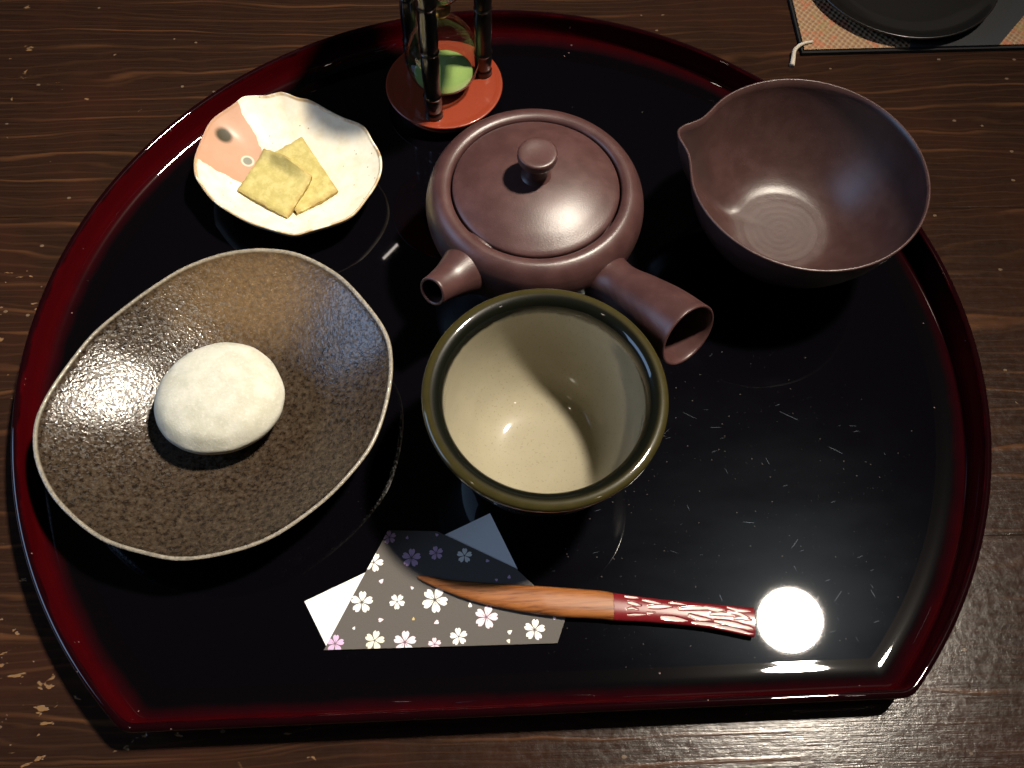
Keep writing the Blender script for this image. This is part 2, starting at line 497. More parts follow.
def mat_glass():
    """thin blown glass: clear wall with a Fresnel reflection"""
    n = NT('clear_glass')
    lw = n.t.nodes.new('ShaderNodeLayerWeight')
    fr = n.math('MULTIPLY_ADD', n.math('POWER', lw.outputs['Facing'], 5.0), 0.9, 0.10)
    gl = n.t.nodes.new('ShaderNodeBsdfGlossy'); gl.inputs['Roughness'].default_value = 0.02
    tr = n.t.nodes.new('ShaderNodeBsdfTransparent'); n.link(n.mix(n.math('POWER', lw.outputs['Facing'], 2.5), (0.95, 0.97, 0.96), (0.40, 0.44, 0.43)), tr.inputs['Color'])
    mx = n.t.nodes.new('ShaderNodeMixShader')
    n.link(fr, mx.inputs[0]); n.link(tr.outputs[0], mx.inputs[1]); n.link(gl.outputs[0], mx.inputs[2])
    n.link(mx.outputs[0], n.out.inputs[0])
    n.t.nodes.remove(n.bs)
    return n.m


def mat_pick_wood():
    n = NT('orange_brown_wood'); co = n.obj(vec=(0.35, 5.0, 5.0), rot=(0, 0, 0.14))
    g = n.noise(co, 1.3, 4.0, 0.6, 0.5)
    f = n.noise(n.obj(vec=(1.0, 16.0, 16.0), rot=(0, 0, 0.14)), 1.0, 2.0)
    col = n.ramp(g, [(0.32, (0.055, 0.016, 0.005)), (0.42, (0.20, 0.066, 0.017)), (0.60, (0.29, 0.105, 0.028)), (0.78, (0.13, 0.04, 0.011))])
    col = n.mix(n.math('MULTIPLY', n.sstep(f, 0.62, 0.72), 0.6), col, (0.07, 0.025, 0.008))
    return n.p(color=col, rough=0.42, spec=0.4, normal=n.bump(f, 0.2, 0.02))


def mat_grip():
    n = NT('carved_red_lacquer'); k = n.attr('cut'); co = n.obj()
    g = n.noise(co, 7.0, 3.0)
    red = n.mix(g, (0.13, 0.006, 0.010), (0.19, 0.012, 0.016))
    groove_glare = n.mix(n.noise(co, 9.0, 2.0), (0.60, 0.48, 0.44), (0.74, 0.64, 0.58))  # glare on the carved grooves, painted as a pale colour
    col = n.mix(n.sstep(n.math('ADD', k, n.math('MULTIPLY', n.math('SUBTRACT', g, 0.5), 0.5)), 0.45, 0.62), red, groove_glare)
    return n.p(color=col, rough=0.3, spec=0.4, coat=0.7, coatr=0.08)


def mat_weave():
    n = NT('woven_beige_cloth'); co = n.obj(); x, y, z = n.xyz(co)
    wx = n.math('SINE', n.math('MULTIPLY', n.math('ADD', x, n.math('MULTIPLY', n.noise(co, 2.0), 0.2)), 20.0))
    wy = n.math('SINE', n.math('MULTIPLY', n.math('ADD', y, n.math('MULTIPLY', n.noise(co, 2.3), 0.2)), 16.0))
    w = n.math('MULTIPLY', wx, wy)
    col = n.mix(n.math('MULTIPLY_ADD', w, 0.5, 0.5), (0.20, 0.105, 0.060), (0.36, 0.25, 0.15))
    col = n.mix(n.math('MULTIPLY', n.sstep(n.noise(co, 1.8, 2.0), 0.52, 0.62), 0.6), col, (0.38, 0.12, 0.065))
    col = n.mix(n.math('MULTIPLY', n.sstep(n.noise(n.obj(loc=(9, 2, 0)), 1.4, 2.0), 0.55, 0.66), 0.5), col, (0.24, 0.20, 0.08))
    return n.p(color=col, rough=0.95, spec=0.1, normal=n.bump(w, 0.8, 0.05))


M = dict(table=mat_table(), floor=mat_lacquer_floor(), rim=mat_lacquer_rim(), clay=mat_clay(),
         bowl=mat_clay('smooth_purple_clay', (0.045, 0.0215, 0.0195), (0.059, 0.0295, 0.0275), 0.36, True),
         plate=mat_plate(), mochi=mat_mochi(), cup=mat_cup(), dish=mat_dish(), cookie=mat_cookie(),
         disc=mat_red_disc(), post=mat_simple('black_lacquered_wood', (0.003, 0.002, 0.002), 0.30, coat=0.5, bump=0.1),
         glass=mat_glass(), sand=mat_simple('green_sand', (0.25, 0.36, 0.10), 0.95, bump=0.8, sc=30.0, vary=0.35),
         brass=mat_simple('brass', (0.55, 0.38, 0.14), 0.3, metal=1.0),
         wood=mat_pick_wood(), grip=mat_grip(), weave=mat_weave(),
         band=mat_simple('dark_slate_cloth', (0.020, 0.021, 0.024), 0.95, bump=0.7, sc=12.0),
         hem=mat_simple('black_cloth_hem', (0.006, 0.005, 0.005), 0.95, bump=0.5, sc=12.0),
         cord=mat_simple('off_white_cord', (0.45, 0.40, 0.33), 0.9, bump=0.6, sc=14.0),
         blackbowl=mat_simple('black_lacquer_bowl', (0.003, 0.0025, 0.0025), 0.35, coat=0.3),
         white_paper=mat_simple('white_paper', (0.80, 0.80, 0.80), 0.9, bump=0.15, sc=10.0, vary=0.02),
         grey_paper=mat_simple('taupe_printed_paper', (0.086, 0.077, 0.069), 0.85, bump=0.2, sc=20.0, vary=0.12),
         p_white=mat_simple('white_blossom_ink', (0.80, 0.78, 0.74), 0.85, vary=0.05),
         p_pink=mat_simple('pink_blossom_ink', (0.76, 0.62, 0.70), 0.85, vary=0.06),
         p_purple=mat_simple('mauve_blossom_ink', (0.60, 0.40, 0.60), 0.85, vary=0.08),
         p_cream=mat_simple('cream_blossom_ink', (0.76, 0.73, 0.58), 0.85, vary=0.06),
         p_gold=mat_simple('ochre_petal_ink', (0.55, 0.40, 0.16), 0.85, vary=0.06),
         p_heart=mat_simple('plum_stamen_ink', (0.26, 0.13, 0.22), 0.85, vary=0.06))

# ------------------------------------------------------------------ table (the surface)
def build_table():
    Z = -0.35
    V = []; F = []
    xs = [-70, 70]; ys = [-45, 75]
    V = [(xs[0], ys[0], Z), (xs[1], ys[0], Z), (xs[1], ys[1], Z), (xs[0], ys[1], Z),
         (xs[0], ys[0], Z - 4), (xs[1], ys[0], Z - 4), (xs[1], ys[1], Z - 4), (xs[0], ys[1], Z - 4)]
    F = [(0, 1, 2, 3), (7, 6, 5, 4), (0, 4, 5, 1), (1, 5, 6, 2), (2, 6, 7, 3), (3, 7, 4, 0)]
    o = mesh_obj('table', V, F, M['table'], smooth=False)
    tag(o, 'dark stained plank table top with worn chips and tan grain lines', 'table', kind='structure')


build_table()

# ------------------------------------------------------------------ tray
def tray_outline(R=19.0, yc=-13.65, rc=0.9, n=220):
    """circle cut by a chord, corners rounded; points and outward normals, evenly fine"""
    # rounded corner: arc of radius rc tangent to circle (inside) and chord
    cyc = yc + rc
    cxc = math.sqrt((R - rc) ** 2 - cyc ** 2)
    a0 = math.atan2(cyc, cxc)                     # angle where circle meets corner arc (right side)
    pts = []
    tot = 2 * math.pi - (math.pi - 2 * abs(a0)) if False else (math.pi - 2 * a0)
    for i in range(n + 1):
        a = a0 + (math.pi - 2 * a0) * i / n
        pts.append((Vector((R * math.cos(a), R * math.sin(a))), Vector((math.cos(a), math.sin(a)))))
    # left corner
    aL = math.pi - a0
    for i in range(1, 11):
        a = aL + (3 * math.pi / 2 - aL) * i / 10
        pts.append((Vector((-cxc + rc * math.cos(a), cyc + rc * math.sin(a))), Vector((math.cos(a), math.sin(a)))))
    for i in range(1, 40):
        pts.append((Vector((-cxc + 2 * cxc * i / 40, yc)), Vector((0, -1))))
    aR = a0 + 2 * math.pi
    for i in range(0, 10):
        a = 3 * math.pi / 2 + (aR - 3 * math.pi / 2) * i / 10
        pts.append((Vector((cxc + rc * math.cos(a), cyc + rc * math.sin(a))), Vector((math.cos(a), math.sin(a)))))
    return pts


def build_tray():
    root = tag(empty('serving_tray', (0, 0, -0.35)), 'round black lacquer serving tray with one flat side and deep red rim', 'tray')
    prof = [(1.1, -0.35), (0.75, -0.33), (0.50, -0.22), (0.26, 0.1), (0.10, 0.6), (0.02, 1.05), (0.0, 1.27), (0.04, 1.39), (0.15, 1.45), (0.27, 1.41),
            (0.30, 1.28), (0.31, 1.05), (0.32, 0.78), (0.35, 0.50), (0.44, 0.28), (0.62, 0.135), (0.86, 0.055), (1.10, 0.018), (1.32, 0.004), (1.6, 0.0)]
    pr = cr(prof, 4)
    rings = []; ts = []; t = 0
    for i, p in enumerate(pr):
        if i: t += (p - pr[i - 1]).length
        rings.append([Vector((q.x, q.y + 0.135, p[1])) for q, nn in tray_outline(19.19 - p[0], -13.755 + p[0], max(0.9 - p[0] * 0.35, 0.25))])
        ts += [t] * len(rings[-1])
    V, F = rings_mesh(rings)
    mesh_obj('rim', V, F, M['rim'], root, attrs={'t': ts})
    # floor: continues from the fillet, flat; t = distance from the fillet
    rings = []; ts = []
    for d in (1.6, 2.0, 2.6, 3.0, 4.0, 6.0, 9.0):
        rings.append([Vector((q.x, q.y + 0.135, 0.0)) for q, nn in tray_outline(19.19 - d, -13.755 + d, max(0.9 - d * 0.35, 0.25))])
        ts += [d - 1.6] * len(rings[-1])
    V, F = rings_mesh(rings, cap1=True); ts.append(9)
    k = len(V)
    mesh_obj('floor', V, F, M['floor'], root, attrs={'t': ts})


build_tray()

# ------------------------------------------------------------------ teapot
def build_teapot():
    cx, cy_ = 1.33, 5.55
    root = tag(empty('teapot', (cx, cy_, 0)), 'purple brown clay side handle teapot with round knob lid', 'teapot')
    prof = [(0.0, 0.14), (1.8, 0.14), (2.3, 0.10), (2.45, 0.0), (2.6, 0.02), (2.8, 0.45), (3.3, 1.3), (3.85, 2.3), (4.22, 3.2), (4.36, 4.0), (4.27, 4.65), (4.05, 5.08), (3.78, 5.28), (3.58, 5.30),
            (3.45, 5.25), (3.375, 5.18), (3.345, 5.08), (3.34, 4.85), (3.3, 4.7), (2.9, 4.68), (2.8, 4.4), (3.6, 3.4), (3.6, 2.2), (2.4, 0.7), (0, 0.6)]
    lathe('body', prof, M['clay'], root, (cx, cy_, 0), 128, 5)
    lid_p = [(0, 4.72), (2.7, 4.72), (3.1, 4.75), (3.22, 4.85), (3.285, 5.05), (3.27, 5.17), (3.20, 5.24), (3.0, 5.34), (2.4, 5.58), (1.6, 5.80), (0.8, 5.91), (0, 5.94)]
    lid = lathe('lid', lid_p, M['clay'], root, (cx, cy_, 0), 128, 5)
    kn = [(0.66, 5.86), (0.55, 5.96), (0.46, 6.10), (0.43, 6.35), (0.45, 6.58), (0.53, 6.72), (0.66, 6.81), (0.735, 6.88), (0.755, 6.98), (0.755, 7.12), (0.73, 7.20), (0.66, 7.235), (0.5, 7.235), (0.25, 7.21), (0, 7.20)]
    lathe('knob', kn, M['clay'], lid, (cx - 0.03, cy_ - 0.02, 0), 64, 4)
    # steam hole: a small dark plug let into the lid
    hole = [(0, 5.70), (0.13, 5.70), (0.15, 5.86), (0.13, 5.885), (0, 5.885)]
    lathe('steam_hole', hole, M['post'], lid, (cx + 0.62, cy_ + 0.62, 0.0), 24, 3)
    # spout: hollow, wide at the body
    path = cr([(-0.6, 3.5, 3.60), (-1.12, 2.97, 3.84), (-1.62, 2.46, 4.05), (-2.10, 1.96, 4.24), (-2.50, 1.52, 4.46), (-2.80, 1.18, 4.64)], 6)
    n = len(path)
    rad = [v[0] for v in cr([(1.75, 0, 0), (1.42, 0, 0), (1.02, 0, 0), (0.75, 0, 0), (0.63, 0, 0), (0.59, 0, 0)], 6)]
    def hollow(name, path, rad, wall, deep):
        rings = []; up = Vector((0, 0, 1)); seg = 48
        seq = [(i, rad[i]) for i in range(len(path))]
        e = len(path) - 1
        dend = (path[e] - path[e - 1]).normalized()
        items = [(path[i], rad[i]) for i in range(e)] + [(path[e] - dend * 0.04, rad[e] + 0.0), (path[e] - dend * 0.008, rad[e] - wall * 0.15), (path[e], rad[e] - wall * 0.45), (path[e] - dend * 0.015, rad[e] - wall * 0.8), (path[e] - dend * 0.07, rad[e] - wall)]
        items += [(path[i], rad[i] - wall) for i in range(e - 1, e - deep, -1)]
        for j, (p, r) in enumerate(items):
            i = min(range(len(path)), key=lambda q: (path[q] - p).length)
            d = (path[min(i + 1, e)] - path[max(i - 1, 0)]).normalized()
            x = d.cross(up).normalized(); y = x.cross(d).normalized()
            rings.append([p + (x * math.cos(2 * math.pi * k / seg) + y * math.sin(2 * math.pi * k / seg)) * r - Vector((cx, cy_, 0)) for k in range(seg)])
        V, F = rings_mesh(rings, cap1=True)
        return mesh_obj(name, V, F, M['clay'], root, (cx, cy_, 0))
    hollow('spout', path, rad, 0.15, 18)
    hp = cr([(3.0, 3.45, 3.35), (3.68, 2.58, 3.58), (4.35, 1.70, 3.86), (5.05, 0.78, 4.22), (5.80, -0.22, 4.62), (6.52, -1.22, 4.98)], 6)
    hr = [v[0] for v in cr([(1.75, 0, 0), (1.16, 0, 0), (0.93, 0, 0), (1.09, 0, 0), (1.24, 0, 0), (1.29, 0, 0)], 6)]
    hollow('handle', hp, hr, 0.13, 22)


build_teapot()

# ------------------------------------------------------------------ pouring bowl
def loft_dish(name, outline, zrim, zbot, mat, root, center, power=2.2, flat=0.3, thick=0.35, nseg=160, rimz=None, nr=26, attr_fn=None, foot=0.5, lipr=0.08, shape=None):
    """open dish from a traced outline: inner surface, rounded lip, outer surface, foot"""
    ol = [v.to_2d() if len(v) > 2 else v for v in cr([(x - center[0], y - center[1]) for x, y in outline], 8, True)]
    L = len(ol)
    rim = ol
    def zf(s, i):
        q = max(0.0, (s - flat) / (1 - flat))
        zr = zrim + (rimz(i / L) if rimz else 0)
        if shape: return zbot + (zr - zbot) * shape(s)
        return zbot + (zr - zbot) * q ** power
    rings = []; edge = []
    ss = [0.02 + 0.965 * (k / nr) for k in range(nr + 1)]
    for s in ss:
        rings.append([Vector((p[0] * s, p[1] * s, zf(s, i))) for i, p in enumerate(rim)]); edge.append(max(0, (s - 0.962) / 0.03))
    # lip
    for ds, dz, e in ((0.992, 0.03, 1), (1.0, 0.035, 1), (1.008, 0.02, 1), (1.012, -0.02, 1)):
        rings.append([Vector((p[0] * ds, p[1] * ds, zf(1.0, i) + dz)) for i, p in enumerate(rim)]); edge.append(e)
    for s in [1.008 - 0.6 * (k / 14) for k in range(1, 15)]:
        if s > foot:
            rings.append([Vector((p[0] * s, p[1] * s, max(zf(min(s, 1), i) - thick, 0.0 if s < foot + .05 else 0.12))) for i, p in enumerate(rim)]); edge.append(0)
    rings.append([Vector((p[0] * foot, p[1] * foot, 0.0)) for p in rim]); edge.append(0)
    rings.append([Vector((p[0] * foot * 0.9, p[1] * foot * 0.9, 0.0)) for p in rim]); edge.append(0)
    V, F = rings_mesh(rings, cap0=True, cap1=True)
    E = [e for r, e in zip(rings, edge) for _ in r] + [0, 0]
    attrs = {'edge': E}
    if attr_fn:
        for k, fn in attr_fn.items():
            vals = []
            for v in V: vals.append(fn(v[0] + center[0], v[1] + center[1], v[2]))
            # only the inner face carries the painted pattern
            attrs[k] = vals
    return mesh_obj(name, V, F, mat, root, (center[0], center[1], 0), attrs=attrs)


def build_bowl():
    c = (12.33, 6.25)
    # a circle with one pinched pouring lip
    out = []
    R = 4.80
    lip = math.atan2(8.33 - c[1], 7.3 - c[0])
    for k in range(96):
        a = 2 * math.pi * k / 96
        d = (a - lip + math.pi) % (2 * math.pi) - math.pi
        r = R + 0.62 * math.exp(-(d / 0.135) ** 2) - 0.07 * math.exp(-((abs(d) - 0.34) / 0.16) ** 2)
        out.append((c[0] + r * math.cos(a), c[1] + r * math.sin(a)))
    def rz(u):
        a = 2 * math.pi * u
        d = (a - lip + math.pi) % (2 * math.pi) - math.pi
        return 0.10 * math.exp(-(d / 0.2) ** 2)
    # deep round bowl section: flat turned bottom, then a hemispherical rise
    def shape(s):
        if s < 0.40: return 0.015 * (s / 0.40) ** 2
        q = (s - 0.40) / 0.60
        e = 1.65
        return 0.015 + 0.985 * (1 - (1 - (q * 0.985) ** e) ** (1 / e)) / (1 - (1 - 0.985 ** e) ** (1 / e))
    o = loft_dish('pouring_bowl', out, 4.93, 0.75, M['bowl'], None, c, thick=0.25, foot=0.42, shape=shape, rimz=rz, nr=70)
    tag(o, 'purple brown clay pouring bowl with pinched lip, empty, behind the teacup at the right', 'bowl')


build_bowl()

# ------------------------------------------------------------------ teacup
def build_cup():
    outer = [(0, 0.25), (1.5, 0.25), (1.65, 0.0), (1.85, 0.0), (1.95, 0.35), (2.45, 0.8), (3.0, 1.7), (3.4, 2.8), (3.75, 4.0), (4.02, 5.0), (4.18, 5.55), (4.23, 5.78), (4.19, 5.93), (4.05, 6.0), (3.88, 6.0)]
    inner = [(3.68, 5.90), (3.54, 5.70), (3.48, 5.4), (3.48, 5.0), (3.46, 4.2), (3.32, 3.2), (2.98, 2.2), (2.40, 1.38), (1.6, 0.99), (0.7, 0.88), (0, 0.87)]
    pr = cr(outer + inner, 6)
    n0 = (len(outer)) * 6
    rings = []; ts = []; ins = []; t = 0; ti = 0
    seg = 128
    for i, p in enumerate(pr):
        if i: t += (p - pr[i - 1]).length
        if i >= n0 - 18: ti += (p - pr[i - 1]).length
        rings.append([Vector((max(p[0], 0.0005) * math.cos(2 * math.pi * k / seg), max(p[0], 0.0005) * math.sin(2 * math.pi * k / seg),
                              p[1] + (0.03 * math.sin(2 * math.pi * k / seg * 2 + 1) * min(1, max(0, (p[1] - 4) / 2)))) ) for k in range(seg)])
        ts += [t] * seg; ins += [ti] * seg
    V, F = rings_mesh(rings)
    o = mesh_obj('teacup', V, F, M['cup'], None, (1.09, -3.78, 0), attrs={'t': ts, 'inner': ins})
    tag(o, 'empty round teacup with glossy olive rim and straw coloured inside', 'teacup')


build_cup()

# ------------------------------------------------------------------ brown plate and rice cake
PLATE = [(-9.48, 4.64), (-8.18, 4.31), (-6.68, 3.34), (-5.56, 2.03), (-4.73, 0.66), (-4.49, -0.65), (-4.62, -2.21), (-5.09, -3.87), (-5.89, -5.1), (-6.99, -6.26),
         (-8.55, -7.39), (-10.07, -7.94), (-11.63, -8.13), (-12.89, -7.88), (-14.37, -7.34), (-15.6, -6.45), (-16.57, -5.41), (-17.24, -4.15), (-17.49, -2.87),
         (-17.33, -1.76), (-16.85, -0.53), (-16.05, 0.92), (-15.14, 1.93), (-14.04, 2.95), (-12.88, 3.85), (-11.66, 4.42), (-10.58, 4.65)]


def build_plate():
    o = loft_dish('brown_plate', PLATE, 2.6, 0.62, M['plate'], None, (-10.95, -1.75), power=1.9, flat=0.15, thick=0.34, foot=0.45, nr=36,
                  rimz=lambda u: 0.05 * math.sin(u * 4 * math.pi + 1) + 0.03 * math.sin(u * 10 * math.pi))
    tag(o, 'uneven oval brown speckled glaze plate under the white rice cake', 'plate')


build_plate()


def build_mochi():
    prof = [(0, 0.0), (1.0, 0.0), (1.45, 0.12), (2.0, 0.5), (2.38, 1.0), (2.50, 1.38), (2.38, 1.66), (2.05, 2.02), (1.55, 2.26), (0.9, 2.42), (0, 2.46)]
    def wob(v, a, r):
        k = 0.955 + 0.022 * math.cos(2 * a - 0.3) + 0.014 * math.cos(3 * a + 1.1)
        w = Vector((v.x * k, v.y * k, v.z))
        nn = noise.noise(Vector((w.x * 0.55, w.y * 0.55, w.z * 0.55 + 3)))
        return w * (1 + 0.02 * nn + 0.012 * noise.noise(w * 1.6))
    o = lathe('rice_cake', prof, M['mochi'], None, (-11.05, -1.66, 0.64), 96, 6, wob)
    tag(o, 'white floury round rice cake sitting in the middle of the brown plate', 'rice cake')


build_mochi()

# ------------------------------------------------------------------ small white dish with biscuits
DISH = [(-9.7, 13.87), (-9.0, 13.55), (-8.41, 13.41), (-7.62, 12.86), (-6.84, 12.34), (-5.95, 11.77), (-5.56, 11.07), (-5.21, 10.33), (-5.1, 9.49), (-5.27, 8.68),
        (-5.67, 7.88), (-6.29, 7.01), (-7.2, 6.46), (-8.07, 6.16), (-8.77, 6.07), (-9.7, 6.33), (-10.52, 6.66), (-11.49, 7.26), (-12.27, 7.97), (-12.91, 8.89),
        (-13.13, 9.39), (-13.22, 10.32), (-13.03, 11.27), (-12.67, 12.37), (-11.77, 13.23), (-11.24, 13.67), (-10.37, 13.79)]
PINK = [(-11.92, 13.95), (-11.41, 12.91), (-10.89, 12.02), (-10.38, 11.14), (-9.99, 10.48), (-10.39, 9.94), (-11.33, 9.6), (-12.09, 9.82), (-12.58, 10.0), (-13.60, 10.3), (-14.15, 11.62), (-13.03, 13.94)]


def poly_sd(px, py, poly):
    d = 1e9; inside = False; n = len(poly)
    for i in range(n):
        ax, ay = poly[i]; bx, by = poly[(i + 1) % n]
        ex, ey = bx - ax, by - ay
        t = max(0, min(1, ((px - ax) * ex + (py - ay) * ey) / (ex * ex + ey * ey)))
        d = min(d, math.hypot(px - ax - ex * t, py - ay - ey * t))
        if (ay > py) != (by > py) and px < ex * (py - ay) / ey + ax: inside = not inside
    return d if inside else -d


def build_dish():
    fn = {'pink': lambda x, y, z: max(0, min(1, 0.5 + poly_sd(x, y, PINK) * 2.5)),
          'dot_green': lambda x, y, z: max(0, 1 - math.hypot(x + 12.22, (y - 11.85)) / 0.50),
          'dot_grey': lambda x, y, z: max(0, 1 - math.hypot(x + 11.22, (y - 10.85)) / 0.40)}
    o = loft_dish('small_dish', DISH, 1.72, 0.45, M['dish'], None, (-9.15, 9.95), power=1.8, flat=0.25, thick=0.3, foot=0.45, nr=90, attr_fn=fn,
                  rimz=lambda u: 0.04 * math.sin(u * 14 * math.pi) + 0.03 * math.sin(u * 22 * math.pi + 1))
    tag(o, 'small wavy edged white dish with a pink patch and two painted dots', 'dish')


build_dish()


def build_biscuit(corners, thick, label, curl, seed):
    """square biscuit: grid between four corners (x,y,z of the top face), rounded brown edges, slight curl"""
    N = 26
    c = sum((Vector(p) for p in corners), Vector()) / 4
    A, B, Cc, D = [Vector(p) - c for p in corners]
    top = {}; V = []; edge = []
    def pt(i, j):
        u, v = i / N, j / N
        p = (A * (1 - u) + B * u) * (1 - v) + (D * (1 - u) + Cc * u) * v
        e = min(u, 1 - u, v, 1 - v)
        w = 0.04 * noise.noise(Vector((u * 7 + seed, v * 7, 0)))
        p = p * (1 + (0.035 * noise.noise(Vector((u * 9, v * 9, seed))) if e == 0 else 0))
        p = p + Vector((0, 0, w + curl(u, v)))
        return p, e
    for j in range(N + 1):
        for i in range(N + 1):
            p, e = pt(i, j)
            drop = 0.06 * max(0, 1 - e / 0.05) ** 2
            V.append(p - Vector((0, 0, drop))); edge.append(max(0, 1 - e / 0.12))
    n1 = len(V)
    for j in range(N + 1):
        for i in range(N + 1):
            p, e = pt(i, j)
            sh = 0.96 if e == 0 else 1.0
            V.append(Vector((p.x * sh, p.y * sh, p.z - thick))); edge.append(1.0)
    idx = lambda i, j, o=0: o + j * (N + 1) + i
    F = []
    for j in range(N):
        for i in range(N):
            F.append((idx(i, j), idx(i + 1, j), idx(i + 1, j + 1), idx(i, j + 1)))
            F.append((idx(i, j + 1, n1), idx(i + 1, j + 1, n1), idx(i + 1, j, n1), idx(i, j, n1)))
    per = [(i, 0) for i in range(N)] + [(N, j) for j in range(N)] + [(i, N) for i in range(N, 0, -1)] + [(0, j) for j in range(N, 0, -1)]
    for k in range(len(per)):
        a, b = per[k], per[(k + 1) % len(per)]
        F.append((idx(*a), idx(*a, n1), idx(*b, n1), idx(*b)))
    o = mesh_obj('square_biscuit', V, F, M['cookie'], None, c, attrs={'edge': edge}, sharp=50)
    tag(o, label, 'biscuit', 'square biscuits on the small dish')
    return o


build_biscuit([(-10.62, 10.75, 0.92), (-8.80, 11.98, 0.98), (-7.05, 8.87, 0.96), (-8.80, 7.75, 0.88)], 0.36,
              'square biscuit lying underneath, half covered by the other one', lambda u, v: 0.03 * (2 * u - 1) ** 2, 1.0)
build_biscuit([(-11.48, 9.02, 1.02), (-10.38, 11.06, 1.26), (-8.14, 9.38, 1.34), (-9.19, 7.44, 1.06)], 0.36,
              'square greenish biscuit lying on top of the other, nearer the brown plate',
              lambda u, v: 0.46 * math.exp(-(((u - 1.0) / 0.13) ** 2 + ((v - 0.50) / 0.40) ** 2)) - 0.06 * math.exp(-(((u - 0.72) / 0.14) ** 2 + ((v - 0.45) / 0.3) ** 2)), 5.0)

# ------------------------------------------------------------------ sand timer
def build_timer():
    cx, cy_ = -2.29, 15.1
    root = tag(empty('sand_timer', (cx, cy_, 0)), 'sand timer with red disc base, black posts, glass bulb and green sand', 'sand timer')
    base_p = [(0, 0.0), (2.1, 0.0), (2.2, 0.08), (2.35, 0.35), (2.60, 0.70), (2.75, 0.80), (2.74, 0.87), (2.66, 0.885), (2.5, 0.875), (2.3, 0.87), (1.0, 0.88), (0, 0.88)]
    lathe('base', base_p, M['disc'], root, (cx, cy_, 0), 96, 4)
    top_p = [(r * 1.20, 9.85 - z) for r, z in base_p]  # out-of-view disc, widened so its shadow covers the base's left side
    lathe('top', top_p, M['disc'], root, (cx, cy_, 0), 96, 4)
    # three turned posts
    pp = [(0.0, 0.86), (0.40, 0.86), (0.42, 0.95), (0.41, 1.15), (0.37, 1.25), (0.39, 1.4), (0.42, 1.8), (0.41, 2.1), (0.44, 2.2), (0.40, 2.3), (0.38, 2.6), (0.40, 3.2),
          (0.42, 3.8), (0.41, 4.3), (0.37, 4.7), (0.42, 4.78), (0.37, 4.86), (0.41, 5.2), (0.42, 5.7), (0.40, 6.3), (0.38, 6.9), (0.40, 7.2), (0.44, 7.3), (0.40, 7.4), (0.42, 7.7), (0.42, 8.0), (0.38, 8.4), (0.42, 8.7), (0.42, 8.98), (0.0, 8.98)]
    for dx, dy in ((-0.50, -1.93), (1.86, 0.62), (-1.45, 1.45)):
        lathe('post', pp, M['post'], root, (cx + dx, cy_ + dy, 0), 40, 3)
    # two thin glass bulbs joined at the neck
    lo = [(0.35, 0.90), (0.75, 0.98), (1.22, 1.28), (1.58, 1.85), (1.70, 2.5), (1.62, 3.15), (1.34, 3.8), (0.92, 4.35), (0.52, 4.8), (0.30, 5.15)]
    up = [(0.30, 5.50), (0.50, 5.8), (0.90, 6.25), (1.30, 6.8), (1.50, 7.4), (1.40, 8.1), (1.0, 8.6), (0.4, 8.9)]
    outer = [(0, 0.89)] + lo + [(0.24, 5.33)] + up + [(0, 8.95)]
    prof = cr(outer, 4)
    V1, me_faces = rings_mesh([[Vector((max(p[0], 0.0005) * math.cos(2 * math.pi * k / 64), max(p[0], 0.0005) * math.sin(2 * math.pi * k / 64), p[1])) for k in range(64)] for p in prof])
    me = bpy.data.meshes.new('glass_bulb')
    me.from_pydata([tuple(v * S) for v in V1], [], me_faces)
    me.materials.append(M['glass']); me.polygons.foreach_set('use_smooth', [True] * len(me.polygons)); me.update()
    g = bpy.data.objects.new('glass_bulb', me); C.objects.link(g); g.parent = root
    sand_p = [(0, 1.0), (0.6, 1.03), (1.0, 1.18), (1.25, 1.42), (1.36, 1.60), (1.26, 1.66), (0.9, 1.74), (0.4, 1.84), (0, 1.88)]
    lathe('sand', sand_p, M['sand'], g, (cx, cy_, 0), 64, 4)
    neck = [(0.27, 5.17), (0.42, 5.15), (0.46, 5.33), (0.42, 5.50), (0.27, 5.48)]
    lathe('neck_collar', neck, M['brass'], g, (cx, cy_, 0), 32, 3)


build_timer()

# ------------------------------------------------------------------ patterned paper
def clip(poly, win):
    """Sutherland-Hodgman: poly by convex counter-clockwise window"""
    out = poly
    n = len(win)
    for i in range(n):
        a, b = win[i], win[(i + 1) % n]
        inp = out; out = []
        if not inp: break
        side = lambda p: (b[0] - a[0]) * (p[1] - a[1]) - (b[1] - a[1]) * (p[0] - a[0])
        for k in range(len(inp)):
            p, q = inp[k], inp[(k + 1) % len(inp)]
            sp, sq = side(p), side(q)
            if sp >= 0: out.append(p)
            if (sp >= 0) != (sq >= 0):
                t = sp / (sp - sq); out.append((p[0] + (q[0] - p[0]) * t, p[1] + (q[1] - p[1]) * t))
    return out


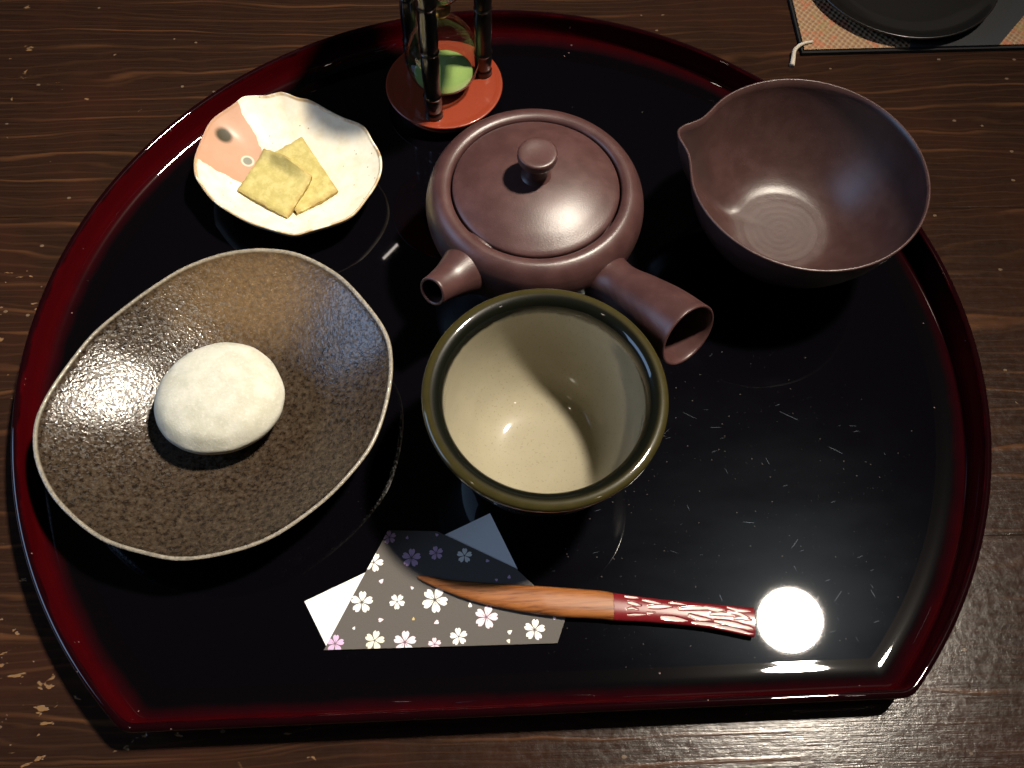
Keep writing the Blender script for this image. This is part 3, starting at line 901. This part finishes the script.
def build_paper():
    root = tag(empty('folded_paper', (-3, -9, 0)), 'folded taupe paper printed with cherry blossoms over a white lining sheet', 'paper')
    def slab(name, poly, z0, z1, mat, extra=None):
        n = len(poly)
        V = [(x, y, z0) for x, y in poly] + [(x, y, z1) for x, y in poly]
        F = [tuple(range(n - 1, -1, -1)), tuple(range(n, 2 * n))] + [(i, (i + 1) % n, n + (i + 1) % n, n + i) for i in range(n)]
        fm = [0] * len(F); mats = [mat]
        if extra:
            for k, (pts, m_, dz) in enumerate(extra):
                if m_ not in mats: mats.append(m_)
                b0 = len(V); V += [(x, y, z1 + dz) for x, y in pts]
                F.append(tuple(range(b0, b0 + len(pts)))); fm.append(mats.index(m_))
        c = (-3, -9, 0)
        V = [(x - c[0], y - c[1], z) for x, y, z in V]
        me = bpy.data.meshes.new(name); me.from_pydata([tuple(Vector(v) * S) for v in V], [], F)
        for q in mats: me.materials.append(q)
        me.polygons.foreach_set('material_index', fm); me.update()
        o = bpy.data.objects.new(name, me); C.objects.link(o); o.parent = root
        return o
    lining = [(-7.80, -9.13), (-6.86, -10.93), (-0.80, -10.40), (0.08, -8.22), (-0.87, -6.0)]
    sheet = [(-7.01, -10.93), (1.39, -11.03), (1.79, -10.05), (0.02, -8.22), (-2.90, -6.66), (-4.76, -6.54)]
    ccw = sheet
    fl = [(-5.69, -9.26, 0.41, 'w'), (-4.4, -9.29, 0.29, 'w'), (-3.02, -9.28, 0.48, 'w'), (-1.15, -9.99, 0.43, 'p'), (0.59, -10.52, 0.39, 'w'), (-2.17, -10.65, 0.32, 'w'),
          (-5.2, -10.67, 0.36, 'c'), (-4.11, -10.77, 0.41, 'p'), (-3.04, -10.89, 0.24, 'p'), (-6.61, -10.72, 0.32, 'm'), (-5.28, -7.78, 0.36, 'w'), (-4.71, -6.83, 0.26, 'm'),
          (-3.88, -7.66, 0.36, 'm'), (-2.95, -7.51, 0.27, 'm'), (-1.89, -7.65, 0.29, 'w'), (0.87, -8.95, 0.27, 'p')]
    pt = [(-4.96, -8.47, 0.14, 'p'), (-3.87, -8.78, 0.1, 'p'), (-4.95, -9.93, 0.14, 'p'), (-3.8, -9.92, 0.09, 'g'), (-5.94, -10.17, 0.09, 'w'), (-3.0, -10.12, 0.14, 'p'),
          (-1.73, -9.49, 0.13, 'w'), (-0.28, -10.54, 0.14, 'w'), (-0.36, -10.92, 0.12, 'c'), (-0.17, -9.74, 0.09, 'g'), (1.32, -10.1, 0.1, 'p'), (-1.0, -7.89, 0.11, 'm'),
          (-0.24, -8.5, 0.11, 'm'), (-2.94, -6.78, 0.1, 'm'), (-4.03, -6.84, 0.1, 'm'), (-0.75, -8.61, 0.09, 'm')]
    mm = {'w': M['p_white'], 'p': M['p_pink'], 'm': M['p_purple'], 'c': M['p_cream'], 'g': M['p_gold']}
    ex = []
    def petal(cx, cy_, a, r, w=0.36):
        out = []
        for t, s in ((0.10, 0.03), (0.3, 0.17), (0.55, 0.30), (0.78, w * 0.92), (0.93, 0.24), (1.0, 0.13), (0.86, 0.0)):
            out.append((t, s))
        pts = [(t, -s) for t, s in out] + [(t, s) for t, s in reversed(out[:-1])]
        return [(cx + r * (t * math.cos(a) - s * math.sin(a)), cy_ + r * (t * math.sin(a) + s * math.cos(a))) for t, s in pts]
    rnd = random.Random(3)
    for x, y, r, k in fl:
        a0 = rnd.uniform(0, 6.28)
        for i in range(5):
            p = clip(petal(x, y, a0 + i * 1.2566, r), ccw)
            if len(p) > 2: ex.append((p, mm[k], 0.012))
        if k in ('p', 'm') or r > 0.38:
            for i in range(5):
                a = a0 + i * 1.2566
                q = [(x + r * (t * math.cos(a) - s * math.sin(a)), y + r * (t * math.sin(a) + s * math.cos(a))) for t, s in ((0.0, -0.022), (0.42, -0.018), (0.42, 0.018), (0.0, 0.022))]
                q = clip(q, ccw)
                if len(q) > 2: ex.append((q, M['p_heart'] if k == 'p' or k == 'm' else M['grey_paper'], 0.020))
    for x, y, r, k in pt:
        a = rnd.uniform(0, 6.28)
        p = clip(petal(x - r * 0.6 * math.cos(a), y - r * 0.6 * math.sin(a), a, r * 1.5, 0.42), ccw)
        if len(p) > 2: ex.append((p, mm[k], 0.012))
    slab('lining_sheet', lining, 0.02, 0.05, M['white_paper'])
    slab('printed_sheet', sheet, 0.06, 0.095, M['grey_paper'], ex)
    # the blue-shaded corner lies over the printed edge
    return root


build_paper()

# ------------------------------------------------------------------ sweet pick
def build_pick():
    root = tag(empty('wooden_pick', (2.5, -9.6, 0.12)), 'slender wooden sweet pick with carved red grip lying across the printed paper', 'sweet pick')
    top = [(-3.63, -8.38), (-3.2, -8.42), (-2.36, -8.60), (-0.64, -8.81), (1.19, -9.00), (3.05, -9.22), (3.55, -9.33)]
    bot = [(-3.60, -8.50), (-3.17, -8.75), (-1.81, -9.36), (-0.14, -9.83), (1.55, -10.14), (2.96, -10.28), (3.48, -10.36)]
    gtop = [(3.55, -9.33), (5.07, -9.60), (6.92, -9.86), (8.66, -10.08)]
    gbot = [(3.48, -10.36), (4.98, -10.50), (6.81, -10.76), (8.52, -11.17)]
    def strip(name, tp, bt, z0f, thf, mat, nu, nv, cutf=None):
        T = cr(tp, 10); B = cr(bt, 10)
        def at(L, u):
            f = u * (len(L) - 1); i = min(int(f), len(L) - 2); return L[i].lerp(L[i + 1], f - i)
        rings = []; cut = []
        for i in range(nu + 1):
            u = i / nu; a, b = at(T, u), at(B, u)
            ring = []
            for j in range(nv):                      # over the top
                v = j / (nv - 1)
                p = b.lerp(a, v)
                e = min(v, 1 - v) * 2
                zz = z0f(u) + thf(u) * (0.45 + 0.55 * math.sqrt(max(0, 1 - (1 - e) ** 2.6)))
                c = cutf(u, v) if cutf else 0
                ring.append(Vector((p.x, p.y, zz - 0.035 * c))); cut.append(c)
            for j in range(nv):
                v = 1 - j / (nv - 1)
                p = b.lerp(a, 0.06 + 0.88 * v)
                ring.append(Vector((p.x, p.y, z0f(u)))); cut.append(0)
            rings.append([q - Vector((2.5, -9.6, 0)) for q in ring])
        V, F = rings_mesh(rings, True, True)
        return mesh_obj(name, V, F, mat, root, (2.5, -9.6, 0), attrs={'cut': cut + [0, 0]}, sharp=60)
    # carved strokes: (u0, v0, u1, v1, width, bow)
    rnd = random.Random(11)
    strokes = []
    for u0, v0, L, h, w in ((0.10, 0.88, 0.10, 0.03, .050), (0.12, 0.66, 0.09, -0.05, .060), (0.11, 0.42, 0.08, 0.0, .035), (0.12, 0.22, 0.13, 0.05, .03),
                            (0.24, 0.82, 0.12, -0.05, .05), (0.29, 0.58, 0.14, 0.10, .075), (0.27, 0.35, 0.05, 0.02, .03), (0.38, 0.22, 0.15, -0.04, .085), (0.43, 0.84, 0.10, -0.02, .04),
                            (0.50, 0.62, 0.18, 0.14, .07), (0.56, 0.40, 0.12, -0.08, .07), (0.58, 0.14, 0.16, 0.05, .06), (0.66, 0.80, 0.12, -0.03, .07), (0.70, 0.55, 0.15, 0.06, .06),
                            (0.74, 0.30, 0.22, -0.05, .075), (0.82, 0.88, 0.14, -0.05, .045), (0.82, 0.70, 0.13, -0.10, .05), (0.86, 0.50, 0.11, 0.02, .05), (0.72, 0.12, 0.25, -0.03, .055), (0.90, 0.26, 0.08, 0.0, .05)):
        strokes.append((u0, v0, u0 + L, v0 + h, w, rnd.uniform(-0.05, 0.05)))
    def cutf(u, v):
        best = 0
        for u0, v0, u1, v1, w, bow in strokes:
            t = (u - u0) / (u1 - u0)
            if -0.1 < t < 1.1:
                tc = max(0, min(1, t))
                vc = v0 + (v1 - v0) * tc + bow * math.sin(math.pi * tc)
                ww = w * (0.25 + 0.75 * math.sin(math.pi * min(1, tc * 0.9 + 0.1)) ** 0.7)
                d = math.hypot((v - vc) / ww, (t - tc) * 6)
                best = max(best, max(0, min(1, 1.6 - 1.1 * d)))
        return best
    strip('blade', top, bot, lambda u: 0.115 + 0.0 * u, lambda u: 0.10 + 0.28 * min(1, u * 1.6), M['wood'], 90, 15)
    strip('grip', gtop, gbot, lambda u: 0.115, lambda u: 0.40 - 0.05 * u, M['grip'], 220, 41, cutf)


build_pick()

# ------------------------------------------------------------------ place mat and black bowl behind
def build_mat():
    root = tag(empty('place_mat', (22, 24, -0.35)), 'woven beige place mat with dark bands and a white corner tassel', 'place mat')
    z0, z1 = -0.335, -0.05
    x0, x1, y0, y1 = 15.74, 52.0, 17.76, 42.0
    def slab(name, poly, za, zb, mat):
        n = len(poly)
        V = [(x - 22, y - 24, za + 0.35) for x, y in poly] + [(x - 22, y - 24, zb + 0.35) for x, y in poly]
        F = [tuple(range(n - 1, -1, -1)), tuple(range(n, 2 * n))] + [(i, (i + 1) % n, n + (i + 1) % n, n + i) for i in range(n)]
        return mesh_obj(name, V, F, mat, root, (22, 24, -0.35), smooth=False)
    slab('backing', [(x0 - 0.12, y0 - 0.13), (x1, y0 + 0.20), (x1, y1), (x0 - 0.12, y1)], z0, z1 - 0.10, M['hem'])
    slab('woven_panel', [(x0, y0), (x1, y0 + 0.35), (x1, y1 - 0.2), (x0 + 0.05, y1 - 0.2)], z0 + 0.02, z1, M['weave'])
    slab('dark_band', [(21.1, y0 + 0.02), (25.7, y0 + 0.07), (30.5, 23.0), (24.2, 26.0)], z1 - 0.15, z1 + 0.03, M['band'])
    cp = cr([(16.20, 18.22, 0.02), (15.64, 18.06, 0.03), (15.25, 17.76, -0.07), (15.12, 17.30, -0.22), (15.00, 16.90, -0.24)], 6)
    tube('tassel', [p - Vector((22, 24, -0.35)) for p in cp], [0.07 + 0.06 * i / (len(cp) - 1) for i in range(len(cp))], M['cord'], root, (22, 24, -0.35), 12)


build_mat()


def build_black_bowl():
    prof = [(0, 0.1), (3.4, 0.1), (3.5, 0.0), (3.8, 0.0), (3.9, 0.12), (4.4, 0.25), (4.8, 0.42), (4.96, 0.58), (4.93, 0.66), (4.82, 0.62), (4.4, 0.42), (3.9, 0.32), (3.0, 0.26), (0, 0.25)]
    o = lathe('black_bowl', prof, M['blackbowl'], None, (21.65, 22.65, -0.02), 96, 4)
    tag(o, 'shallow glossy black lacquer bowl standing on the woven place mat', 'bowl')


build_black_bowl()
